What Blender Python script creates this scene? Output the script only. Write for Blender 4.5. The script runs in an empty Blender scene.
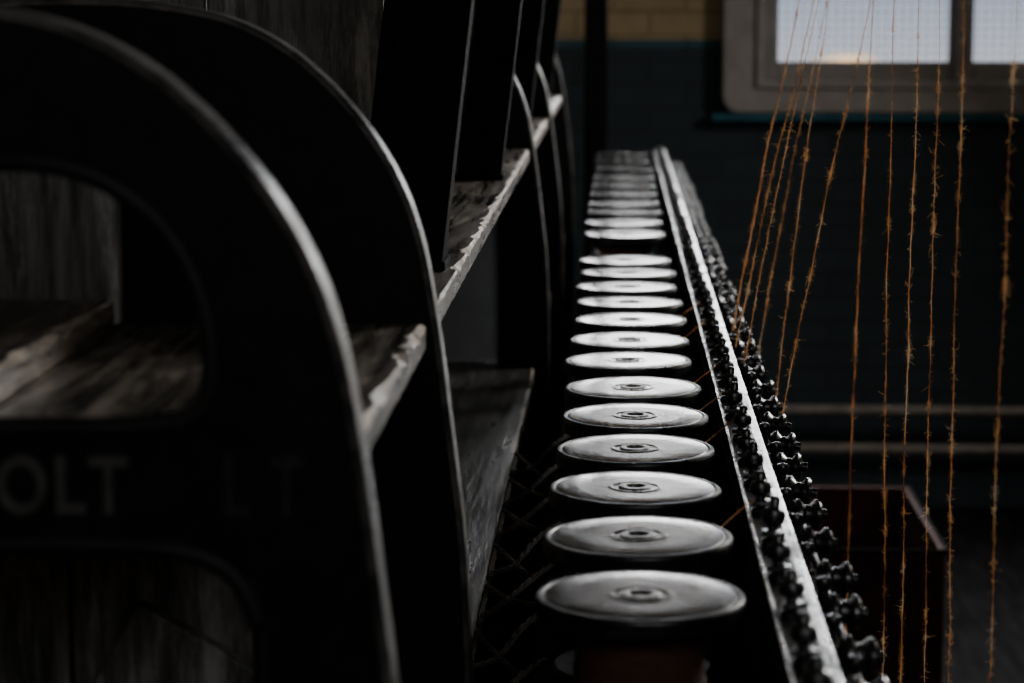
import bpy, bmesh, math, random
from mathutils import Vector, Matrix
random.seed(7)
S = bpy.context.scene
COL = S.collection
R = math.radians

# ------------------------------------------------------------------ materials
def new_mat(name):
    m = bpy.data.materials.new(name); m.use_nodes = True
    nt = m.node_tree; b = nt.nodes['Principled BSDF']
    return m, nt, b
def noise(nt, scale, vec=None, detail=4, rough=0.6):
    n = nt.nodes.new('ShaderNodeTexNoise'); n.inputs['Scale'].default_value = scale
    n.inputs['Detail'].default_value = detail; n.inputs['Roughness'].default_value = rough
    if vec is not None: nt.links.new(vec, n.inputs['Vector'])
    return n
def ramp(nt, fac, stops):
    r = nt.nodes.new('ShaderNodeValToRGB'); e = r.color_ramp.elements
    while len(e) < len(stops): e.new(0.5)
    for i, (p, c) in enumerate(stops):
        e[i].position = p; e[i].color = (c[0], c[1], c[2], 1)
    nt.links.new(fac, r.inputs[0]); return r
def coords(nt, scale=(1, 1, 1)):
    tc = nt.nodes.new('ShaderNodeTexCoord'); mp = nt.nodes.new('ShaderNodeMapping')
    mp.inputs['Scale'].default_value = scale
    nt.links.new(tc.outputs['Object'], mp.inputs['Vector']); return mp.outputs[0]
def bump(nt, b, h, strength, dist=0.002):
    bp = nt.nodes.new('ShaderNodeBump'); bp.inputs['Strength'].default_value = strength
    bp.inputs['Distance'].default_value = dist
    nt.links.new(h, bp.inputs['Height']); nt.links.new(bp.outputs[0], b.inputs['Normal'])
def g(v): return (v, v, v)

def mat_basic(name, c1, c2, scale=30, rough=(0.35, 0.6), metal=0.0, bmp=0.2, vs=(1, 1, 1), spec=0.5, dist=0.002, p=(0.35, 0.7), detail=4):
    m, nt, b = new_mat(name)
    v = coords(nt, vs); n = noise(nt, scale, v, detail)
    r = ramp(nt, n.outputs[0], [(p[0], c1), (p[1], c2)])
    nt.links.new(r.outputs[0], b.inputs['Base Color'])
    n2 = noise(nt, scale * 0.6, v)
    r2 = ramp(nt, n2.outputs[0], [(0.3, g(rough[0])), (0.7, g(rough[1]))])
    nt.links.new(r2.outputs[0], b.inputs['Roughness'])
    b.inputs['Metallic'].default_value = metal
    b.inputs['Specular IOR Level'].default_value = spec
    if bmp: bump(nt, b, n.outputs[0], bmp, dist)
    return m
def mat_wood(name, dark, mid, peel, stretch, amount=0.58, spec=0.5, rough=(0.3, 0.65), bmp=0.7, pscale=17):
    m, nt, b = new_mat(name)
    gv = coords(nt, stretch); gr = noise(nt, 75, gv, 8, 0.7)
    c1 = ramp(nt, gr.outputs[0], [(0.38, dark), (0.62, mid)])
    ps = tuple(0.15+0.85*(s/max(stretch)) for s in stretch)
    pv = coords(nt, ps); pn = noise(nt, pscale, pv, 10, 0.75)
    pm = ramp(nt, pn.outputs[0], [(amount, g(0)), (amount+0.12, g(1))])
    mxn = nt.nodes.new('ShaderNodeMixRGB'); mul = nt.nodes.new('ShaderNodeMath'); mul.operation = 'MULTIPLY'
    gm = ramp(nt, gr.outputs[0], [(0.38, g(0.15)), (0.62, g(1))])
    nt.links.new(pm.outputs[0], mul.inputs[0]); nt.links.new(gm.outputs[0], mul.inputs[1])
    nt.links.new(mul.outputs[0], mxn.inputs[0]); nt.links.new(c1.outputs[0], mxn.inputs[1]); mxn.inputs[2].default_value = (*peel, 1)
    nt.links.new(mxn.outputs[0], b.inputs['Base Color'])
    rr = ramp(nt, gr.outputs[0], [(0.35, g(rough[0])), (0.62, g(rough[1]))]); nt.links.new(rr.outputs[0], b.inputs['Roughness'])
    b.inputs['Specular IOR Level'].default_value = spec
    bump(nt, b, gr.outputs[0], bmp, 0.0015); return m
M_iron = mat_basic('black_painted_iron', g(0.003), g(0.006), 60, (0.4, 0.6), 0, 0.06, spec=0.13)
M_rim = mat_basic('worn_black_iron_edge', (0.006, 0.006, 0.006), (0.10, 0.09, 0.08), 30, (0.20, 0.7), 0.0, 0.9, spec=0.55, detail=9, p=(0.42, 0.68))
M_liprim = mat_basic('soft_black_iron_lip', g(0.005), g(0.012), 30, (0.45, 0.6), 0.0, 0.1, spec=0.2)
M_ironm = mat_basic('worn_iron', (0.008, 0.008, 0.008), (0.06, 0.057, 0.053), 90, (0.25, 0.65), 0.3, 0.8, spec=0.45)
M_steel = mat_basic('polished_steel', g(0.12), g(1.0), 60, (0.18, 0.38), 1.0, 0.6, (1, 0.4, 1), p=(0.38, 0.50), detail=8)
M_dark = mat_basic('oily_dark_metal', g(0.004), g(0.018), 50, (0.5, 0.75), 0.0, 0.3, spec=0.2)
M_matte = mat_basic('sooty_iron', g(0.003), g(0.010), 50, (0.75, 0.9), 0.0, 0.3, spec=0.05)
M_knob = mat_basic('dark_bolt_metal', g(0.022), g(0.10), 200, (0.14, 0.38), 0.75, 0.2)
M_wood = mat_wood('dark_weathered_wood', (0.014, 0.012, 0.010), (0.11, 0.095, 0.08), (0.42, 0.36, 0.30), (1.0, 0.06, 1.0), 0.50, 0.7, (0.16, 0.5), 0.9)
M_woode = mat_wood('bare_chipped_wood', (0.14, 0.12, 0.10), (0.48, 0.41, 0.34), (0.72, 0.62, 0.52), (1.0, 0.3, 1.0), 0.45, 0.5, (0.3, 0.6), 0.9)
M_woodv = mat_wood('grey_weathered_boards', (0.03, 0.03, 0.03), (0.17, 0.165, 0.16), (0.46, 0.45, 0.43), (1.0, 1.0, 0.10), 0.50, 0.4, (0.35, 0.75))
M_woodlow = mat_basic('dark_painted_wood', (0.010, 0.010, 0.010), (0.12, 0.114, 0.108), 22, (0.25, 0.55), 0, 0.8, (4, 0.35, 4), dist=0.003, detail=9, spec=0.65)
M_woodk = mat_wood('dim_grey_boards', (0.04, 0.04, 0.04), (0.20, 0.193, 0.185), (0.42, 0.40, 0.38), (1.0, 1.0, 0.10), 0.50, 0.3, (0.45, 0.8))
M_panel = mat_basic('slate_grey_panel', (0.24, 0.26, 0.29), (0.34, 0.36, 0.40), 8, (0.4, 0.6), 0, 0.2)
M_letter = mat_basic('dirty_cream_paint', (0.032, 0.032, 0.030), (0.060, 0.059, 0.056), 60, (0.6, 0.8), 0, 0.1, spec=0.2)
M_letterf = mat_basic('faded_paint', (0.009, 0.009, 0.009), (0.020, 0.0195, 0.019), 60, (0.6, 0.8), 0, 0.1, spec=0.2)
M_floor = mat_basic('oily_floorboards', (0.003, 0.003, 0.004), (0.014, 0.0135, 0.0135), 6, (0.7, 0.9), 0, 0.5, (6, 0.8, 1), spec=0.08)
M_ceil = mat_basic('dark_ceiling', g(0.05), g(0.09), 4, (0.8, 0.9), 0, 0)
M_frame = mat_basic('grey_brown_window_paint', (0.26, 0.24, 0.225), (0.36, 0.335, 0.315), 12, (0.45, 0.7), 0, 0.1)
M_pipe = mat_basic('dull_cream_pipe', (0.14, 0.12, 0.10), (0.26, 0.22, 0.19), 20, (0.4, 0.6), 0, 0.1)
M_crate = mat_basic('oxide_red_plastic', (0.032, 0.010, 0.009), (0.060, 0.018, 0.015), 15, (0.5, 0.7), 0, 0.1, spec=0.12)
M_cratelip = mat_basic('dark_grey_metal_rim', g(0.012), g(0.03), 40, (0.7, 0.85), 0.0, 0.1, spec=0.08)
M_rope = mat_basic('oily_rope', (0.03, 0.027, 0.024), (0.12, 0.105, 0.09), 300, (0.7, 0.9), 0, 0.5, spec=0.2)
M_wind = mat_basic('wound_orange_yarn', (0.030, 0.010, 0.006), (0.10, 0.032, 0.015), 60, (0.7, 0.9), 0, 0.8, (1, 1, 12))
M_brass = mat_basic('worn_bushing', (0.03, 0.028, 0.025), (0.25, 0.235, 0.21), 200, (0.2, 0.4), 0.9, 0.3)
M_edge = mat_basic('black_flange_edge', g(0.003), g(0.014), 70, (0.25, 0.5), 0, 0.3, spec=0.35)

# bobbin flange: black lacquer, worn, with faint turned rings and scratches
M_flange, nt, b = new_mat('worn_black_flange')
v = coords(nt); n = noise(nt, 22, v, 10, 0.75)
wv = nt.nodes.new('ShaderNodeTexWave'); wv.wave_type = 'RINGS'; wv.rings_direction = 'Z'
wv.inputs['Scale'].default_value = 110; wv.inputs['Distortion'].default_value = 3; wv.inputs['Detail'].default_value = 4
nt.links.new(v, wv.inputs['Vector'])
mx = nt.nodes.new('ShaderNodeMixRGB'); mx.inputs[0].default_value = 0.12
nt.links.new(n.outputs[0], mx.inputs[1]); nt.links.new(wv.outputs[0], mx.inputs[2])
v3 = coords(nt, (1.0, 18, 1)); ns = noise(nt, 34, v3, 8, 0.75)
mx2 = nt.nodes.new('ShaderNodeMixRGB'); mx2.inputs[0].default_value = 0.48
nt.links.new(mx.outputs[0], mx2.inputs[1]); nt.links.new(ns.outputs[0], mx2.inputs[2])
r = ramp(nt, mx2.outputs[0], [(0.43, (0.005, 0.005, 0.0055)), (0.60, (0.06, 0.057, 0.053))])
nt.links.new(r.outputs[0], b.inputs['Base Color'])
r2 = ramp(nt, mx2.outputs[0], [(0.43, g(0.08)), (0.51, g(0.14)), (0.59, g(0.29))])
nt.links.new(r2.outputs[0], b.inputs['Roughness']); b.inputs['Metallic'].default_value = 0.0
r3 = ramp(nt, mx2.outputs[0], [(0.45, g(0.65)), (0.56, g(0.20))]); nt.links.new(r3.outputs[0], b.inputs['Specular IOR Level'])
bump(nt, b, mx2.outputs[0], 0.26, 0.0006)

# yarn : orange fibres, some light passing through
M_yarn, nt, b = new_mat('orange_jute_yarn')
v = coords(nt); n = noise(nt, 9, v, 6, 0.75)
r = ramp(nt, n.outputs[0], [(0.38, (0.34, 0.15, 0.06)), (0.50, (0.92, 0.52, 0.20)), (0.62, (1.0, 0.84, 0.58))])
nt.links.new(r.outputs[0], b.inputs['Base Color']); b.inputs['Roughness'].default_value = 0.7
tr = nt.nodes.new('ShaderNodeBsdfTranslucent'); nt.links.new(r.outputs[0], tr.inputs[0])
ms = nt.nodes.new('ShaderNodeMixShader'); ms.inputs[0].default_value = 0.5
nt.links.new(b.outputs[0], ms.inputs[1]); nt.links.new(tr.outputs[0], ms.inputs[2])
nt.links.new(ms.outputs[0], nt.nodes['Material Output'].inputs[0])

# far wall: painted brick, ochre above a teal-black dado
M_wall, nt, b = new_mat('painted_brick')
tc = nt.nodes.new('ShaderNodeTexCoord'); sep = nt.nodes.new('ShaderNodeSeparateXYZ')
nt.links.new(tc.outputs['Object'], sep.inputs[0])
cmb = nt.nodes.new('ShaderNodeCombineXYZ')
ad = nt.nodes.new('ShaderNodeMath'); ad.operation = 'ADD'
nt.links.new(sep.outputs[0], ad.inputs[0]); nt.links.new(sep.outputs[1], ad.inputs[1])
nt.links.new(ad.outputs[0], cmb.inputs[0]); nt.links.new(sep.outputs[2], cmb.inputs[1])
br = nt.nodes.new('ShaderNodeTexBrick'); br.inputs['Scale'].default_value = 1.0
br.inputs['Brick Width'].default_value = 0.23; br.inputs['Row Height'].default_value = 0.075
br.inputs['Mortar Size'].default_value = 0.006; br.inputs['Color1'].default_value = (1, 1, 1, 1)
br.inputs['Color2'].default_value = (0.78, 0.78, 0.78, 1); br.inputs['Mortar'].default_value = (0.55, 0.55, 0.55, 1)
nt.links.new(cmb.outputs[0], br.inputs['Vector'])
rz = nt.nodes.new('ShaderNodeMapRange'); rz.inputs[1].default_value = 0; rz.inputs[2].default_value = 3.2
nt.links.new(sep.outputs[2], rz.inputs[0])
cr = ramp(nt, rz.outputs[0], [(0.0, (0.015, 0.027, 0.036)), (1.455/3.2, (0.024, 0.08, 0.11)), (1.48/3.2, (0.46, 0.335, 0.18))])
cr.color_ramp.interpolation = 'CONSTANT'
wn_ = noise(nt, 2.2, cmb.outputs[0], 5, 0.6); wr_ = ramp(nt, wn_.outputs[0], [(0.3, g(0.65)), (0.7, g(1.2))])
mu0 = nt.nodes.new('ShaderNodeMixRGB'); mu0.blend_type = 'MULTIPLY'; mu0.inputs[0].default_value = 1
nt.links.new(cr.outputs[0], mu0.inputs[1]); nt.links.new(wr_.outputs[0], mu0.inputs[2])
mu = nt.nodes.new('ShaderNodeMixRGB'); mu.blend_type = 'MULTIPLY'; mu.inputs[0].default_value = 1
nt.links.new(mu0.outputs[0], mu.inputs[1]); nt.links.new(br.outputs[0], mu.inputs[2])
nt.links.new(mu.outputs[0], b.inputs['Base Color']); b.inputs['Roughness'].default_value = 0.75
bump(nt, b, br.outputs[0], 0.3, 0.004)
M_teal = mat_basic('teal_sill_paint', (0.02, 0.085, 0.115), (0.03, 0.12, 0.155), 10, (0.6, 0.8), 0, 0.1, spec=0.2)
M_screen = mat_basic('fine_wire_screen', g(0.14), g(0.18), 10, (0.5, 0.7), 0.3, 0)

# ------------------------------------------------------------------ mesh helpers
def finish(bm, name, mat, smooth=False, bevel=0, sharp=38):
    bmesh.ops.recalc_face_normals(bm, faces=bm.faces)
    me = bpy.data.meshes.new(name); bm.to_mesh(me); bm.free()
    if smooth:
        for p in me.polygons: p.use_smooth = True
    me.materials.append(mat)
    o = bpy.data.objects.new(name, me); COL.objects.link(o)
    if smooth:
        try: me.set_sharp_from_angle(angle=R(sharp))
        except Exception: pass
    if bevel:
        md = o.modifiers.new('bevel', 'BEVEL'); md.width = bevel; md.segments = 2; md.limit_method = 'ANGLE'
    return o
def bbox(bm, x0, x1, y0, y1, z0, z1):
    vs = [bm.verts.new(p) for p in [(x0,y0,z0),(x1,y0,z0),(x1,y1,z0),(x0,y1,z0),(x0,y0,z1),(x1,y0,z1),(x1,y1,z1),(x0,y1,z1)]]
    for f in [(0,3,2,1),(4,5,6,7),(0,1,5,4),(1,2,6,5),(2,3,7,6),(3,0,4,7)]:
        bm.faces.new([vs[i] for i in f])
def box(name, mat, d, bevel=0):
    bm = bmesh.new(); bbox(bm, *d); return finish(bm, name, mat, False, bevel)
def blathe(bm, prof, seg=48, M=Matrix.Identity(4)):
    rings = []
    for (r_, z) in prof:
        if r_ < 1e-6: rings.append([bm.verts.new(M @ Vector((0, 0, z)))])
        else: rings.append([bm.verts.new(M @ Vector((r_*math.cos(2*math.pi*i/seg), r_*math.sin(2*math.pi*i/seg), z))) for i in range(seg)])
    for a, c in zip(rings[:-1], rings[1:]):
        for i in range(seg):
            j = (i+1) % seg
            if len(a) == 1 and len(c) == 1: continue
            if len(a) == 1: bm.faces.new([a[0], c[i], c[j]])
            elif len(c) == 1: bm.faces.new([a[i], a[j], c[0]])
            else: bm.faces.new([a[i], a[j], c[j], c[i]])
def btube(bm, pts, rad, seg=8, closed=False):
    rings = []
    n = len(pts)
    for k, p in enumerate(pts):
        if closed: nx, pv = pts[(k+1) % n], pts[(k-1) % n]
        else: nx, pv = pts[min(k+1, n-1)], pts[max(k-1, 0)]
        p = Vector(p); t = (Vector(nx) - Vector(pv)).normalized()
        u = t.cross(Vector((0.0, 1, 0.0)) if closed else Vector((0.3, 1, 0.1))); 
        if u.length < 1e-3: u = t.cross(Vector((1, 0, 0)))
        u.normalize(); w = t.cross(u)
        rr = rad[k] if isinstance(rad, list) else rad
        rings.append([bm.verts.new(p + rr*(math.cos(2*math.pi*i/seg)*u + math.sin(2*math.pi*i/seg)*w)) for i in range(seg)])
    pairs = list(zip(rings[:-1], rings[1:]))
    if closed: pairs.append((rings[-1], rings[0]))
    for a, c in pairs:
        for i in range(seg): bm.faces.new([a[i], a[(i+1) % seg], c[(i+1) % seg], c[i]])
    if not closed:
        bm.faces.new(rings[0][::-1]); bm.faces.new(rings[-1])
def catmull(pts, n=6, closed=False):
    out = []; L = len(pts)
    rng = range(L if closed else L-1)
    for i in rng:
        if closed: p = [pts[(i+k) % L] for k in (-1, 0, 1, 2)]
        else: p = [pts[max(i-1, 0)], pts[i], pts[i+1], pts[min(i+2, L-1)]]
        for s in range(n):
            t = s/n
            out.append(tuple(0.5*((2*p[1][a]) + (-p[0][a]+p[2][a])*t + (2*p[0][a]-5*p[1][a]+4*p[2][a]-p[3][a])*t*t + (-p[0][a]+3*p[1][a]-3*p[2][a]+p[3][a])*t**3) for a in range(len(p[0]))))
    if not closed: out.append(tuple(pts[-1]))
    return out
def top(o, label, cat, group=None, kind=None):
    o['label'] = label; o['category'] = cat
    if group: o['group'] = group
    if kind: o['kind'] = kind
    return o
def struct(o):
    o['kind'] = 'structure'; return o
def empty(name, loc):
    e = bpy.data.objects.new(name, None); e.empty_display_size = 0.05; e.location = loc; COL.objects.link(e); return e
def child(o, par):
    o.parent = par; return o
def copy_tree(root, kids, loc):
    r2 = root.copy(); r2.location = loc; COL.objects.link(r2)
    for k in kids:
        k2 = k.copy(); k2.parent = r2; COL.objects.link(k2)
    return r2
def curve_mesh(name, loops, extrude, bev, mat):
    cu = bpy.data.curves.new(name, 'CURVE'); cu.dimensions = '2D'; cu.fill_mode = 'BOTH'
    for L in loops:
        sp = cu.splines.new('POLY'); sp.points.add(len(L)-1)
        for i, (x, z) in enumerate(L): sp.points[i].co = (x, z, 0, 1)
        sp.use_cyclic_u = True
    cu.extrude = extrude; cu.bevel_depth = bev; cu.bevel_resolution = 2
    o = bpy.data.objects.new(name + '_tmp', cu); COL.objects.link(o)
    return bake(o, name, mat)
def bake(o, name, mat):
    bpy.context.view_layer.update()
    dg = bpy.context.evaluated_depsgraph_get()
    me = bpy.data.meshes.new_from_object(o.evaluated_get(dg))
    cu = o.data; bpy.data.objects.remove(o)
    me.transform(Matrix.Rotation(R(90), 4, 'X'))
    me.materials.clear(); me.materials.append(mat); me.name = name
    n = bpy.data.objects.new(name, me); COL.objects.link(n); return n

# ------------------------------------------------------------------ room shell
W, L0, L1, H, XR = -2.6, -1.6, 7.6, 3.2, 3.0
struct(box('floor', M_floor, (W, XR, L0, L1, -0.1, 0)))
struct(box('ceiling', M_ceil, (W, XR, L0, L1, H, H+0.1)))
struct(box('wall_left', M_wall, (W-0.1, W, L0, L1, 0, H)))
struct(box('wall_right', M_wall, (XR, XR+0.1, L0, L1, 0, H)))
struct(box('wall_back', M_wall, (W, XR, L0-0.1, L0, 0, H)))
wx0, wx1, wz0, wz1 = 0.36, 2.16, 1.28, 2.75
bm = bmesh.new()
bbox(bm, W, wx0, L1, L1+0.3, 0, H); bbox(bm, wx1, XR, L1, L1+0.3, 0, H)
bbox(bm, wx0, wx1, L1, L1+0.3, 0, wz0); bbox(bm, wx0, wx1, L1, L1+0.3, wz1, H)
struct(finish(bm, 'wall_far', M_wall))
fy = L1-0.03
def frame_piece(bm, x0, x1, z0, z1, bl, br_, bb, bt, y0, y1):
    bbox(bm, x0, x0+bl, y0, y1, z0, z1); bbox(bm, x1-br_, x1, y0, y1, z0, z1)
    bbox(bm, x0+bl, x1-br_, y0, y1, z0, z0+bb); bbox(bm, x0+bl, x1-br_, y0, y1, z1-bt, z1)
def rrect(x0, x1, z0, z1, r_, n=6):
    out = []
    for cx, cz, a0 in ((x1-r_, z1-r_, 0), (x0+r_, z1-r_, 90), (x0+r_, z0+r_, 180), (x1-r_, z0+r_, 270)):
        for i in range(n+1):
            a = R(a0+90*i/n); out.append((cx+r_*math.cos(a), cz+r_*math.sin(a)))
    return out
ix0, ix1, iz0, iz1 = wx0+0.085, wx1-0.085, wz0+0.065, wz1-0.055
bm = bmesh.new()
bbox(bm, 1.062, 1.100, fy+0.012, fy+0.118, iz0, iz1); bbox(bm, 1.655, 1.700, fy+0.012, fy+0.118, iz0, iz1)
for a, c in ((ix0, 1.062), (1.100, 1.655), (1.700, ix1)):
    frame_piece(bm, a, c, iz0, iz1, 0.018 if a > ix0 else 0.062, 0.018, 0.072, 0.05, fy+0.05, fy+0.10)
win = struct(finish(bm, 'window_1', M_frame, False, 0.006))
of = curve_mesh('outer_frame', [rrect(wx0-0.02, wx1+0.02, wz0-0.012, wz1+0.02, 0.045), rrect(ix0, ix1, iz0, iz1, 0.012)], 0.018, 0.008, M_frame)
of.location = (0, fy, 0); child(of, win)
of2 = curve_mesh('frame_lining', [rrect(wx0+0.002, wx1-0.002, wz0+0.002, wz1-0.002, 0.01), rrect(ix0, ix1, iz0, iz1, 0.012)], 0.05, 0.0, M_frame)
of2.location = (0, fy+0.085, 0); child(of2, win)
of3 = curve_mesh('inner_moulding', [rrect(ix0-0.004, ix1+0.004, iz0-0.004, iz1+0.004, 0.014), rrect(ix0+0.010, ix1-0.010, iz0+0.010, iz1-0.010, 0.012)], 0.006, 0.004, M_frame)
of3.location = (0, fy-0.028, 0); child(of3, win)
bm = bmesh.new()
x = wx0+0.10
while x < wx1-0.12:
    bbox(bm, x-0.0010, x+0.0010, fy+0.103, fy+0.105, iz0, iz1); x += 0.026
z = iz0+0.02
while z < iz1:
    bbox(bm, wx0+0.09, wx1-0.09, fy+0.103, fy+0.105, z-0.0010, z+0.0010); z += 0.026
sc = finish(bm, 'wire_screen', M_screen); child(sc, win); sc['kind'] = 'stuff'
struct(box('trim_1', M_teal, (wx0-0.06, wx1+0.06, L1-0.05, L1, wz0-0.045, wz0-0.022), 0.004))
o = box('iron_column', M_matte, (-0.095, -0.025, 7.30, 7.37, 0, H-0.001), 0.006); top(o, 'dark square iron column near far wall', 'column')

# ------------------------------------------------------------------ cast frames
K = 1.3/2400
def P(pts): return [(a*K, 1.6 - d*K) for a, d in pts]
outer_r = [(-780, 4), (-700, 6), (-630, 13), (-565, 26), (-505, 50), (-445, 90), (-388, 146), (-340, 210), (-306, 275), (-285, 340), (-273, 400), (-258, 500), (-246, 600), (-235, 690), (-224, 800), (-216, 1000)]
outer_l = [(-1560 - a[0], a[1]) for a in outer_r[::-1]]
prof = catmull(outer_l[:-1] + outer_r, 5)
outline = P(prof)
outline = [(outline[0][0], 0.0)] + outline + [(outline[-1][0], 0.0)]
hole1 = P(catmull([(-720, 170), (-640, 158), (-575, 158), (-515, 174), (-462, 212), (-427, 263), (-409, 320), (-406, 370), (-414, 402), (-440, 420), (-520, 427), (-640, 428), (-760, 428), (-950, 427), (-1060, 420), (-1100, 390), (-1080, 300), (-1000, 220), (-880, 185)], 5, True))
hole2 = P(catmull([(-360, 2000), (-357, 1400), (-357, 700), (-362, 632), (-382, 585), (-418, 560), (-480, 550), (-620, 548), (-900, 548), (-1040, 552), (-1120, 585), (-1160, 640), (-1163, 1400), (-1160, 2000)], 4, True))
def rim(name, depth, mat, front):
    bm = bmesh.new()
    loop = outline; n = len(loop)
    th = 0.006; rows = []
    for i, (x, z) in enumerate(loop):
        a = loop[max(i-1, 0)]; c = loop[min(i+1, n-1)]
        t = Vector((c[0]-a[0], c[1]-a[1])).normalized(); nn = Vector((-t[1], t[0]))
        if i == 0 or i == n-1: nn = Vector((-1 if i == 0 else 1, 0))
        prof4 = [(0.0005, front+0.001), (0.001, front), (th-0.0016, front), (th, front+0.0018), (th, front+depth-0.003), (th-0.002, front+depth), (0.0005, front+depth)]
        rows.append([bm.verts.new((x+nn[0]*o_, y, z+nn[1]*o_)) for o_, y in prof4])
    m = len(rows[0])
    for a, c in zip(rows[:-1], rows[1:]):
        for i in range(m): bm.faces.new([a[i], a[(i+1) % m], c[(i+1) % m], c[i]])
    bm.faces.new(rows[0]); bm.faces.new(rows[-1][::-1])
    return finish(bm, name, mat, True)
def frame(Y, holes, label, dx=0.0):
    e = empty('cast_iron_frame', (dx, Y, 0))
    body = curve_mesh('frame_plate', [outline] + ([hole1, hole2] if holes else []), 0.009, 0.003, M_iron)
    rm = rim('frame_flange', 0.034, M_rim, -0.014)
    child(body, e); child(rm, e)
    if holes:
        for h in (hole1, hole2):
            bm = bmesh.new(); btube(bm, [(a, -0.010, c) for a, c in h], 0.006, 10, True)
            child(finish(bm, 'opening_lip', M_liprim, True), e)
    top(e, label, 'machine frame', 'arched cast iron machine frames')
    return e
f1 = frame(1.3, True, 'black cast iron arched frame with raised lettering and rounded openings')
f2 = frame(1.857, False, 'solid black arched cast iron frame beside wooden shelf')
f3 = frame(4.1, True, 'arched black iron frame between long shelf bays')
f4 = frame(5.2, True, 'arched black iron frame at far machine bay')
f5 = frame(6.5, True, 'arched black iron frame at end of machine')
def text(txt, name, mat, x0, x1, z0, z1, par):
    cu = bpy.data.curves.new(name, 'FONT'); cu.body = txt; cu.extrude = 0.02; cu.offset = 0.018; cu.bevel_depth = 0.01; cu.space_character = 1.15
    o = bpy.data.objects.new(name+'_tmp', cu); COL.objects.link(o)
    t = bake(o, name, mat)
    xs = [v.co.x for v in t.data.vertices]; zs = [v.co.z for v in t.data.vertices]
    sx = (x1-x0)/(max(xs)-min(xs)); sz = (z1-z0)/(max(zs)-min(zs))
    for v in t.data.vertices:
        v.co.x = x0+(v.co.x-min(xs))*sx; v.co.z = z0+(v.co.z-min(zs))*sz; v.co.y = v.co.y*0.06-0.0125
    child(t, par); return t
kz = lambda d: 1.6-d*K
t1 = text('BOLT', 'lettering', M_letter, -668*K, -492*K, kz(517), kz(454), f1); t1['label'] = 'dull cream raised letters reading BOLT'
t2 = text('L T', 'lettering', M_letterf, -394*K, -314*K, kz(517), kz(454), f1); t2['label'] = 'faded raised letters reading LT'

# ------------------------------------------------------------------ shelves / boards / posts
def plank(name, mat, x0, x1, y0, y1, z0, z1, n=1, gap=0.003):
    bm = bmesh.new(); w = (x1-x0)/n
    for i in range(n): bbox(bm, x0+i*w+(gap if i else 0), x0+(i+1)*w, y0, y1, z0, z1)
    return finish(bm, name, mat, False, 0.0025)
def worn_shelf(name, x0, x1, y0, y1, z0, z1, mat, mate, chip=0.010, prob=0.10):
    # board whose front top arris is chipped irregularly, with bare wood showing on the chips
    bm = bmesh.new(); xm = (x0+x1)/2
    bbox(bm, x0, xm-0.003, y0, y1, z0, z1)
    n = max(8, int((y1-y0)/0.012)); rows = []; c = 0.002
    for i in range(n+1):
        y = y0+(y1-y0)*i/n
        if random.random() < prob: c = random.uniform(0.003, chip)
        c = 0.0018+(c-0.0018)*random.uniform(0.6, 0.98)
        h = min(c*random.uniform(0.5, 0.9), (z1-z0)*0.6); jx = random.uniform(-0.0006, 0.0006)
        rows.append([bm.verts.new(p) for p in ((xm, y, z0), (x1-0.001, y, z0), (x1+jx, y, z0+0.0015), (x1+jx, y, z1-h), (x1-c, y, z1), (xm, y, z1))])
    for a, b_ in zip(rows[:-1], rows[1:]):
        for i in range(6):
            f = bm.faces.new([a[i], a[(i+1) % 6], b_[(i+1) % 6], b_[i]])
            if i == 3: f.material_index = 1
    bm.faces.new(rows[0]); bm.faces.new(rows[-1][::-1])
    o = finish(bm, name, mat); o.data.materials.append(mate); return o
bays = [(1.33, 1.83), (1.89, 4.07), (4.13, 5.17), (5.23, 6.47)]
for i, (a, c) in enumerate(bays):
    s = worn_shelf('wooden_shelf', -0.60, -0.145, a, c, 1.335, 1.355, M_wood, M_woode, 0.013, 0.14)
    top(s, 'worn dark timber shelf board with chipped edge between iron frames' if i else 'short worn wooden shelf board between two iron frames', 'shelf', 'upper timber shelf boards')
for i, (a, c) in enumerate(bays[1:]):
    s = worn_shelf('lower_wooden_shelf', -0.60, -0.137, a, c, 0.955, 0.98, M_woodlow, M_woode, 0.005)
    top(s, 'dark painted timber lower shelf running beside the bobbins', 'shelf', 'lower timber shelf boards')
for y in (4.14, 5.25):
    s = box('bulkhead_panel', M_panel, (-0.60, -0.15, y, y+0.012, 0.982, 1.333), 0.002)
    top(s, 'slate grey sheet panel behind iron frame', 'panel', 'sheet panels behind frames')
s = plank('wooden_back_board', M_woodv, -1.2, -0.245, 2.55, 2.57, 1.357, 2.1, 5); top(s, 'grey weathered vertical boarding behind the arched frames', 'wooden board', 'weathered boarding')
s = plank('wooden_back_board', M_woodv, -0.58, -0.180, 3.60, 3.62, 1.357, 2.1, 3); top(s, 'grey weathered vertical boarding between iron uprights', 'wooden board', 'weathered boarding')
s = plank('wooden_side_board', M_woodv, -1.1, -0.375, 1.79, 1.81, 1.358, 1.56, 2); top(s, 'worn scratched wooden board standing on the shelf', 'wooden board')
s = worn_shelf('loose_plank', -0.58, -0.378, 1.39, 1.785, 1.3565, 1.378, M_wood, M_woode, 0.014, 0.2); top(s, 'loose worn plank with pale chipped edge on shelf', 'plank')
s = plank('wooden_kick_board', M_woodk, -1.1, -0.27, 1.74, 1.76, 0.0, 1.22, 6); top(s, 'dim grey vertical boarding behind lower frame opening', 'wooden board')
bm = bmesh.new(); a = R(30)
M = Matrix.Translation((-1.02, 1.715, 0.0)) @ Matrix.Rotation(a, 4, 'Y')
vs = []
for yy in (0, 0.018):
    for (u, w_) in ((0, 0), (0.10, 0.10*math.tan(a)), (0.10, 1.34), (0, 1.34)):
        vs.append(bm.verts.new(M @ Vector((u, yy, w_))))
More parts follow.
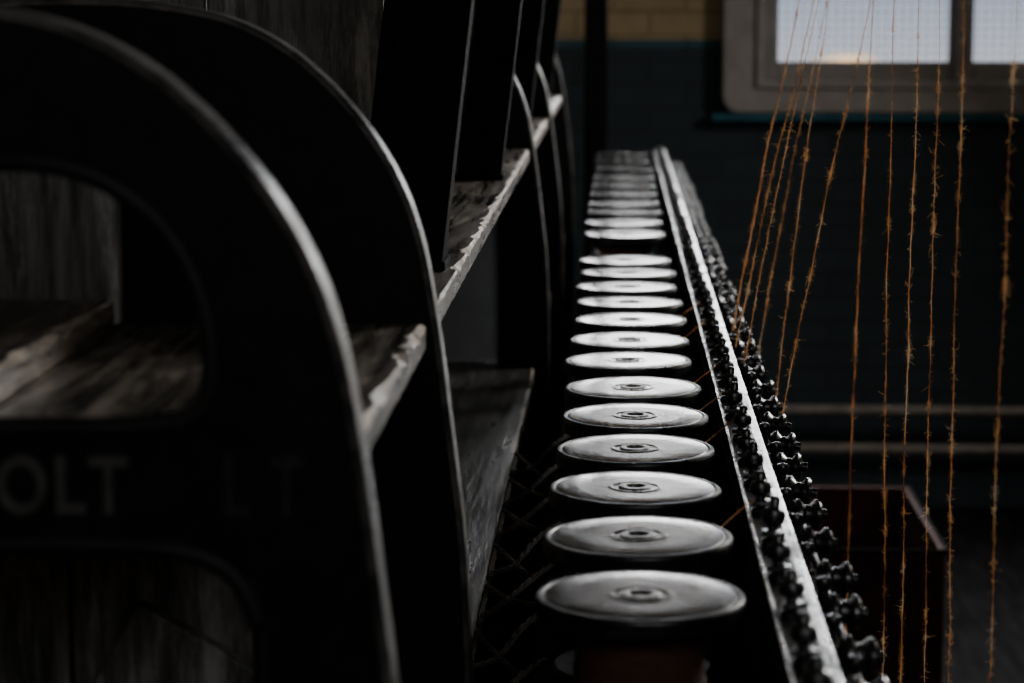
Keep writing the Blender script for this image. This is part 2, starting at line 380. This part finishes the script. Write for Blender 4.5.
for f in [(0,1,2,3),(7,6,5,4),(0,4,5,1),(1,5,6,2),(2,6,7,3),(3,7,4,0)]: bm.faces.new([vs[i] for i in f])
s = finish(bm, 'leaning_plank', M_woodv, False, 0.002); top(s, 'worn grey plank leaning diagonally inside machine frame', 'plank')
def upright(y, xb, xt, w, zt=2.3):
    bm = bmesh.new(); zb = 1.356
    d = 0.05
    q = []
    for (xx, zz) in ((xb, zb), (xt, zt)):
        for (ox, oy) in ((-w, 0), (0, 0), (0, d), (-w*0.25, d), (-w*0.25, 0.012), (-w, 0.012)):
            q.append(bm.verts.new((xx+ox, y+oy, zz)))
    for i in range(6): bm.faces.new([q[i], q[(i+1) % 6], q[(i+1) % 6+6], q[i+6]])
    bm.faces.new(q[:6][::-1]); bm.faces.new(q[6:])
    bbox(bm, xb-w-0.01, xb+0.004, y-0.006, y+d+0.01, zb-0.0005, zb+0.008)
    o = finish(bm, 'angle_iron_upright', M_matte, False, 0.0015)
    top(o, 'black angle iron upright standing on the timber shelf', 'upright post', 'angle iron uprights'); return o
for y, w_ in ((2.2, 0.08), (3.35, 0.062), (4.4, 0.06), (5.8, 0.07)):
    upright(y, -0.160, -0.05, w_)

# ------------------------------------------------------------------ spindle bed under the bobbins
bm = bmesh.new()
bbox(bm, -0.055, 0.085, 1.2, 6.95, 0.985, 1.0)
bbox(bm, -0.055, -0.045, 1.2, 6.95, 0.93, 0.985)
o = finish(bm, 'spindle_rail', M_matte, False, 0.002); top(o, 'oily dark iron spindle rail carrying the bobbins', 'rail')
o = box('machine_bed', M_matte, (-0.10, 0.16, 1.0, 6.95, 0, 0.80), 0.006); top(o, 'dark iron machine bed below the bobbins', 'machine')
for i in range(8):
    q = box('pedestal', M_dark, (0.0, 0.03, 1.3+0.75*i, 1.33+0.75*i, 0.801, 0.9845), 0.002); child(q, o)

# bobbins
BZ = 1.0
bob = empty('bobbin', (0.02, 1.69, BZ))
bm = bmesh.new()
blathe(bm, [(0.0, 0.1610), (0.066, 0.1610), (0.0732, 0.1615), (0.0752, 0.1630), (0.0762, 0.1660), (0.0762, 0.1750), (0.0754, 0.1772), (0.0738, 0.1783), (0.0714, 0.1783), (0.0706, 0.1774), (0.0694, 0.1774), (0.0688, 0.1782), (0.0680, 0.1783), (0.045, 0.1783), (0.0235, 0.1783), (0.0225, 0.1790), (0.0205, 0.1790), (0.0195, 0.1783), (0.0085, 0.1783), (0.008, 0.176), (0.0, 0.176)], 96)
fl = finish(bm, 'top_flange', M_flange, True, sharp=14)
fl.data.materials.append(M_edge)
for p in fl.data.polygons:
    c = p.center
    if math.hypot(c.x, c.y) > 0.0685 or p.normal.z < -0.5: p.material_index = 1
bm = bmesh.new()
blathe(bm, [(0.0145, 0.1781), (0.0145, 0.1791), (0.0138, 0.1797), (0.0094, 0.1797), (0.0087, 0.1791), (0.0078, 0.1745), (0.0042, 0.1745), (0.0038, 0.1772), (0.0, 0.1775)], 32)
hb = finish(bm, 'bushing', M_brass, True, sharp=30)
bm = bmesh.new()
pr = [(0.0, 0.02)]
for i in range(29):
    z = 0.02+i*0.005; pr.append((0.044+0.0012*(i % 2)+0.004*math.sin(i/28*math.pi), z))
pr.append((0.0, 0.161))
blathe(bm, pr, 40); wd = finish(bm, 'yarn_winding', M_wind, True)
bm = bmesh.new()
blathe(bm, [(0, 0.001), (0.068, 0.001), (0.0725, 0.004), (0.0725, 0.014), (0.069, 0.0185), (0, 0.0185)], 56)
bf = finish(bm, 'bottom_flange', M_iron, True)
kids = [fl, hb, wd, bf]
for k in kids: child(k, bob)
top(bob, 'black flanged bobbin of orange yarn, worn shiny top', 'bobbin', 'row of flanged bobbins')
ys = [1.69+0.19*k for k in range(1, 13)] + [4.44, 4.68, 4.90, 5.13, 5.37, 5.62, 5.90, 6.20, 6.52, 6.82]
bobs = [bob]
for y in ys:
    o = copy_tree(bob, kids, (0.02+random.uniform(-0.003, 0.003), y+random.uniform(-0.008, 0.008), BZ))
    tl = 0.012 if y < 4.2 else 0.03
    o.rotation_euler = (random.uniform(-tl, tl), random.uniform(-0.012, 0.012), random.uniform(0, 6))
    bobs.append(o)

# driving cords on the left side of the spindles: one loose crossed cord per spindle
def rope(name, pts, rad, mat):
    path = catmull(pts, 14); bm = bmesh.new()
    for ph in (0, 2.09, 4.19):
        q = []
        for i, p in enumerate(path):
            a = i*0.55+ph; q.append((p[0]+math.cos(a)*rad*0.5, p[1]+math.cos(a)*rad*0.2, p[2]+math.sin(a)*rad*0.5))
        btube(bm, q, rad*0.62, 5)
    return finish(bm, name, mat, True)
for k in range(8):
    y = 1.75+0.19*k; j = lambda s=0.012: random.uniform(-s, s); sg = random.uniform(0.0, 0.03)
    o = rope('driving_cord', [(-0.060, y, 1.006), (-0.084, y+0.045+j(), 1.000-sg), (-0.108, y+0.10+j(), 0.992-sg*0.6), (-0.130, y+0.145+j(0.008), 0.988), (-0.133, y+0.153, 0.986), (-0.133, y+0.02, 0.986), (-0.130, y+0.02+j(0.01), 0.990), (-0.108, y+0.06+j(), 1.000-sg*0.5), (-0.084, y+0.11+j(), 1.008), (-0.060, y+0.155, 1.016)], 0.0032, M_rope)
    top(o, 'oily dark twisted driving cord crossed beside spindle rail', 'cord', 'twisted driving cords')

# ------------------------------------------------------------------ guide rail
RZ = 1.18
bm = bmesh.new()
bbox(bm, 0.111, 0.144, 1.15, 6.95, RZ-0.012, RZ-0.004)
bbox(bm, 0.111, 0.114, 1.15, 6.95, RZ-0.030, RZ+0.001)
rail = finish(bm, 'guide_rail', M_ironm, False, 0.001)
bm = bmesh.new(); bbox(bm, 0.1335, 0.1445, 1.15, 6.95, RZ-0.0038, RZ+0.004)
lip = finish(bm, 'rail_lip', M_steel, False, 0.0025); child(lip, rail); lip['label'] = 'bright polished steel lip'
bm = bmesh.new(); bbox(bm, 0.1106, 0.1132, 1.15, 6.95, RZ+0.0012, RZ+0.0028)
lip2 = finish(bm, 'rail_edge', M_steel, False, 0.0006); child(lip2, rail); lip2['label'] = 'thin bright steel edge'
for i in range(8):
    q = box('rail_bracket', M_dark, (0.116, 0.128, 1.25+0.75*i, 1.27+0.75*i, 0.801, RZ-0.0125)); child(q, rail)
top(rail, 'long worn iron guide rail with polished steel lip beside bobbins', 'rail')

# guide bolts on rail
GX, GZ = 0.1225, RZ-0.0038
gb = empty('thread_guide', (GX, 1.4, GZ))
bm = bmesh.new()
blathe(bm, [(0, 0), (0.0078, 0), (0.0078, 0.005), (0.0050, 0.006), (0.0042, 0.007), (0.0042, 0.016), (0.0066, 0.017), (0.0088, 0.0195), (0.0092, 0.0240), (0.0078, 0.0280), (0.0044, 0.0300), (0.0040, 0.0310), (0.0040, 0.036), (0.0028, 0.038), (0, 0.0385)], 20)
g1 = finish(bm, 'bolt', M_knob, True)
bm = bmesh.new()
bbox(bm, -0.0085, 0.0098, -0.0065, 0.0065, 0.0082, 0.0125)
g2 = finish(bm, 'clamp', M_knob, False, 0.0008)
gk = [g1, g2]
for k in gk: child(k, gb)
top(gb, 'small dark upright bolt with flat clamp on guide rail', 'thread guide', 'bolted thread guides on rail')
y = 1.4+0.115
while y < 6.8:
    o = copy_tree(gb, gk, (GX+random.uniform(-0.001, 0.002), y+random.uniform(-0.006, 0.006), GZ))
    o.rotation_euler = (random.uniform(-0.07, 0.07), random.uniform(-0.03, 0.09), random.uniform(-0.3, 0.3))
    o.scale = (1, 1, random.uniform(0.85, 1.1)); y += 0.115

# second rail with little rollers
bm = bmesh.new()
bbox(bm, 0.153, 0.172, 1.15, 6.95, 1.10, 1.122); bbox(bm, 0.153, 0.158, 1.15, 6.95, 0.801, 1.10)
o = finish(bm, 'roller_beam', M_matte, False, 0.001); top(o, 'dark iron beam carrying small tension rollers', 'beam')
bm = bmesh.new(); btube(bm, [(0.178, 1.15, 1.116), (0.178, 6.95, 1.116)], 0.0028, 8)
q = finish(bm, 'guide_rod', M_ironm, True); child(q, o)
rb = empty('tension_roller', (0.163, 1.42, 1.122))
bm = bmesh.new()
btube(bm, [(0, 0, 0), (0.001, 0, 0.012), (0.004, 0, 0.020), (0.010, 0, 0.026)], 0.0036, 8)
blathe(bm, [(0, 0), (0.0070, 0), (0.0070, 0.005), (0, 0.0052)], 6)
r1 = finish(bm, 'arm', M_ironm, True)
bm = bmesh.new()
Mx = Matrix.Translation((-0.004, 0, 0.026)) @ Matrix.Rotation(R(90), 4, 'Y')
blathe(bm, [(0, 0), (0.0080, 0.0004), (0.0118, 0.0018), (0.0136, 0.0045), (0.0136, 0.0070), (0.0110, 0.0090), (0.0085, 0.0115), (0.0085, 0.0160), (0.0110, 0.0185), (0.0134, 0.0205), (0.0134, 0.0232), (0.0112, 0.0255), (0.0060, 0.0262), (0.0046, 0.0270), (0.0042, 0.0320), (0, 0.0325)], 28, Mx)
r2_ = finish(bm, 'roller', M_knob, True)
rk = [r1, r2_]
for k in rk: child(k, rb)
top(rb, 'small dark flanged tension roller on bent arm', 'roller', 'tension rollers on beam')
pg = empty('guide_peg', (0.157, 1.48, 1.122))
bm = bmesh.new()
blathe(bm, [(0, 0), (0.0060, 0), (0.0060, 0.005), (0.0034, 0.006), (0.0034, 0.028), (0.0056, 0.030), (0.0064, 0.034), (0.0050, 0.038), (0, 0.0395)], 14)
p1 = finish(bm, 'peg_shaft', M_knob, True); child(p1, pg)
bm = bmesh.new()
blathe(bm, [(0.0034, 0.012), (0.0072, 0.012), (0.0078, 0.0140), (0.0072, 0.016), (0.0034, 0.016)], 14)
p2 = finish(bm, 'collar', M_ironm, True); child(p2, pg)
top(pg, 'small dark upright guide peg with collar on beam', 'peg', 'guide pegs on beam')
y = 1.42+0.115
while y < 6.8:
    o = copy_tree(rb, rk, (0.163+random.uniform(-0.003, 0.003), y+random.uniform(-0.006, 0.006), 1.122))
    o.rotation_euler = (0, random.uniform(-0.1, 0.1), random.uniform(-0.25, 0.25))
    o = copy_tree(pg, [p1, p2], (0.160+random.uniform(-0.002, 0.006), y+0.058+random.uniform(-0.003, 0.003), 1.122)); o.rotation_euler = (random.uniform(-.06, .06), random.uniform(-.06, .06), 0)
    y += 0.115

# ------------------------------------------------------------------ yarn
def yarn(name, pts, rad=0.0009, fuzz=120, step=0.0028, jit=0.00022):
    P0 = catmull(pts, 40); 
    path = [Vector(P0[0])]
    for a, c in zip(P0[:-1], P0[1:]):
        a = Vector(a); c = Vector(c); n = max(1, int((c-a).length/step))
        for i in range(1, n+1): path.append(a.lerp(c, i/n))
    rr = []; q = []; slub = 0; ox = oz = 0; ph = random.uniform(0, 6); knots = []
    for i, p in enumerate(path):
        thin = 1.0 if p.z < 1.40 else max(0.6, 1.0-(p.z-1.40)*2.0)
        if random.random() < 0.05: slub = random.uniform(0.3, 2.0)*thin; knots.append(i)
        slub *= 0.6
        rr.append(rad*thin*(0.65+random.random()*0.35+slub))
        ox = ox*0.93+random.uniform(-jit, jit); oz = oz*0.93+random.uniform(-jit, jit)
        q.append((p.x+ox+0.0005*math.sin(i*0.09+ph), p.y+oz, p.z))
    bm = bmesh.new(); btube(bm, q, rr, 6)
    for f in range(fuzz):
        i = random.randrange(len(q))
        if knots and f % 3 == 0: i = min(len(q)-1, random.choice(knots)+random.randint(0, 2))
        p = Vector(q[i])
        d = Vector((random.uniform(-1, 1), random.uniform(-0.6, 0.6), random.uniform(-1.3, 1.3))).normalized()
        ln = random.uniform(0.0015, 0.0045)*(2.0 if random.random() < 0.08 else 1); w = 0.00009
        side = d.cross(Vector((0, 1, 0.2))).normalized()*w
        curl = Vector((random.uniform(-1, 1), 0, random.uniform(-1, 1)))*ln*0.35
        mid = p+d*ln*0.55+curl*0.4; end = p+d*ln-curl
        v = [bm.verts.new(t) for t in (p-side, p+side, mid+side, mid-side, end+side*0.6, end-side*0.6)]
        bm.faces.new(v[:4]); bm.faces.new([v[3], v[2], v[4], v[5]])
    return finish(bm, name, M_yarn, True)
def ext(bot, t, z=2.430):
    b_ = Vector(bot); t_ = Vector(t); k = (z-b_.z)/(t_.z-b_.z); e = b_+(t_-b_)*k
    mid = b_.lerp(t_, 0.5)+Vector((-0.003, 0, -0.0))
    if b_.z < 1.0:
        lo = Vector((b_.x+0.001, b_.y, 0.085)); return [tuple(lo), tuple(b_), tuple(mid), tuple(t_), tuple(e)]
    return [tuple(b_), tuple(mid), tuple(t_), tuple(e)]
strands = [((0.147, 2.95, 1.20), (0.240, 3.2, 1.6)), ((0.143, 2.80, 1.20), (0.243, 3.0, 1.6)), ((0.146, 2.68, 1.20), (0.236, 2.85, 1.6)),
           ((0.187, 2.74, 1.15), (0.252, 2.9, 1.6)), ((0.186, 2.62, 1.150), (0.285, 2.74, 1.6)),
           ((0.304, 3.06, 0.80), (0.322, 3.06, 1.6)), ((0.308, 2.66, 0.80), (0.303, 2.66, 1.6)), ((0.307, 2.49, 0.80), (0.309, 2.49, 1.6)),
           ((0.308, 2.30, 0.80), (0.305, 2.30, 1.6)), ((0.308, 2.13, 0.80), (0.303, 2.13, 1.6)), ((0.306, 1.90, 0.80), (0.311, 1.90, 1.6)),
           ((0.187, 3.10, 1.15), (0.280, 3.25, 1.6))]
for i, (a, c) in enumerate(strands):
    rad_ = {0: 0.0010, 1: 0.0007, 5: 0.0008, 6: 0.00055, 7: 0.0005, 10: 0.00033, 11: 0.00035}.get(i, 0.0004)
    o = yarn('yarn_strand', ext(a, c), rad_, 3000)
    top(o, 'fuzzy orange jute yarn strand hanging taut above the machine', 'yarn', 'hanging jute yarn strands')
for i in (1, 3, 4, 5, 7, 8):
    y = bobs[i].location.y
    o = yarn('yarn_end', [(0.058, y+0.045, 1.13+random.uniform(-.02, .02)), (0.088, y+0.074, 1.168), (0.1115, y+0.078, 1.187), (0.116, y+0.082, 1.190)], 0.0007, 14, 0.003, 0.0002)
    top(o, 'short orange yarn running from bobbin to rail guide', 'yarn', 'yarn ends feeding the guides')
o = box('overhead_yarn_rail', M_dark, (0.10, 0.60, 1.6, 4.2, 2.445, 2.47), 0.003); top(o, 'dark overhead rail holding the yarn strands', 'rail')
for y in (1.7, 4.1):
    q = box('hanger_rod', M_dark, (0.34, 0.36, y, y+0.02, 2.47, 3.199)); child(q, o)
o = box('floor_yarn_rail', M_matte, (0.27, 0.33, 1.7, 3.3, 0.0, 0.08), 0.003); top(o, 'dark low iron rail holding yarn ends at floor', 'rail')

# ------------------------------------------------------------------ pipes, crate
for z, yo in ((0.33, 7.50), (0.20, 7.54)):
    bm = bmesh.new(); btube(bm, [(0.5, yo, z), (2.9, yo, z)], 0.017, 16)
    o = finish(bm, 'heating_pipe', M_pipe, True); top(o, 'dull cream heating pipe running along dark wall', 'pipe', 'heating pipes on wall')
    for x in ((1.5, 2.6) if z > 0.3 else (1.7, 2.8)):
        q = box('pipe_foot', M_pipe, (x, x+0.012, yo-0.012, yo+0.012, 0.0, z-0.01)); child(q, o)
cx0, cx1, cy0, cy1, cz = 0.34, 0.675, 4.8, 5.45, 0.50
cr_ = empty('crate', ((cx0+cx1)/2, (cy0+cy1)/2, 0))
bm = bmesh.new(); w = (cx1-cx0)/2; d = (cy1-cy0)/2; t = 0.012
bbox(bm, -w, w, -d, d, 0.0, 0.012)
bbox(bm, -w, w, -d, -d+t, 0.012, cz); bbox(bm, -w, w, d-t, d, 0.012, cz)
bbox(bm, -w, -w+t, -d+t, d-t, 0.012, cz); bbox(bm, w-t, w, -d+t, d-t, 0.012, cz)
o = finish(bm, 'body', M_crate, False, 0.003); child(o, cr_)
bm = bmesh.new(); e_ = 0.004
bbox(bm, -w-e_, w+e_, -d-e_, -d, cz-0.008, cz+0.003); bbox(bm, -w-e_, w+e_, d, d+e_, cz-0.008, cz+0.003)
bbox(bm, -w-e_, -w, -d, d, cz-0.008, cz+0.003); bbox(bm, w, w+e_, -d, d, cz-0.008, cz+0.003)
o = finish(bm, 'rim', M_cratelip, False, 0.002); child(o, cr_)
top(cr_, 'dark oxide red open storage crate on floor', 'crate')

# ------------------------------------------------------------------ light
wd_ = bpy.data.worlds.new('sky'); S.world = wd_; wd_.use_nodes = True
wn = wd_.node_tree; bg = wn.nodes['Background']; bg.inputs[1].default_value = 0.85
wt = wn.nodes.new('ShaderNodeTexCoord'); wsep = wn.nodes.new('ShaderNodeSeparateXYZ'); wn.links.new(wt.outputs['Generated'], wsep.inputs[0])
wmr = wn.nodes.new('ShaderNodeMapRange'); wmr.inputs[1].default_value = -0.035; wmr.inputs[2].default_value = 0.01
wn.links.new(wsep.outputs[2], wmr.inputs[0])
wr = ramp(wn, wmr.outputs[0], [(0.0, (0.92, 0.92, 0.94)), (0.35, (0.78, 0.83, 0.94)), (0.9, (0.56, 0.64, 0.84))])
wsc = wn.nodes.new('ShaderNodeVectorMath'); wsc.operation = 'MULTIPLY'; wsc.inputs[1].default_value = (1, 1, 5)
wn.links.new(wt.outputs['Generated'], wsc.inputs[0])
wds = wn.nodes.new('ShaderNodeVectorMath'); wds.operation = 'DISTANCE'; wds.inputs[1].default_value = (0.095, 0.9952, -0.0230*5)
wn.links.new(wsc.outputs[0], wds.inputs[0])
wg = ramp(wn, wds.outputs['Value'], [(0.0, g(1)), (0.014, g(0))])
wmx = wn.nodes.new('ShaderNodeMixRGB'); wn.links.new(wg.outputs[0], wmx.inputs[0]); wn.links.new(wr.outputs[0], wmx.inputs[1]); wmx.inputs[2].default_value = (2.8, 1.8, 0.95, 1)  # warm glint low in the window pane, painted into the sky colour
wn.links.new(wmx.outputs[0], bg.inputs[0])
def area(name, loc, tgt, sx, sy, power, col=(1, 1, 1)):
    l = bpy.data.lights.new(name, 'AREA'); l.shape = 'RECTANGLE'; l.size = sx; l.size_y = sy; l.energy = power; l.color = col
    o = bpy.data.objects.new(name, l); COL.objects.link(o); o.location = loc
    o.rotation_euler = (Vector(tgt)-Vector(loc)).to_track_quat('-Z', 'Y').to_euler(); return o
area('far_window_light', (0.65, 7.25, 1.79), (0.1, 3.0, 1.5), 1.9, 0.30, 30, (0.98, 0.99, 1.0))
area('side_window_light', (2.7, 5.4, 2.5), (0.0, 2.7, 1.2), 1.4, 0.9, 165, (1.0, 0.97, 0.92))
area('back_fill_light', (0.6, -1.3, 2.5), (-0.6, 2.2, 1.3), 1.6, 1.0, 15, (0.95, 0.97, 1.0))  # added fill lamp behind the camera, brightens the left boards; no window there

# ------------------------------------------------------------------ camera
cam = bpy.data.cameras.new('camera'); co = bpy.data.objects.new('camera', cam); COL.objects.link(co)
co.location = (0, 0, 1.6); co.rotation_euler = (R(90-8.02), 0, R(2.46))
cam.lens = 84.4; cam.sensor_width = 36
cam.dof.use_dof = True; cam.dof.focus_distance = 2.45; cam.dof.aperture_fstop = 7.0
cam.clip_start = 0.05
S.camera = co
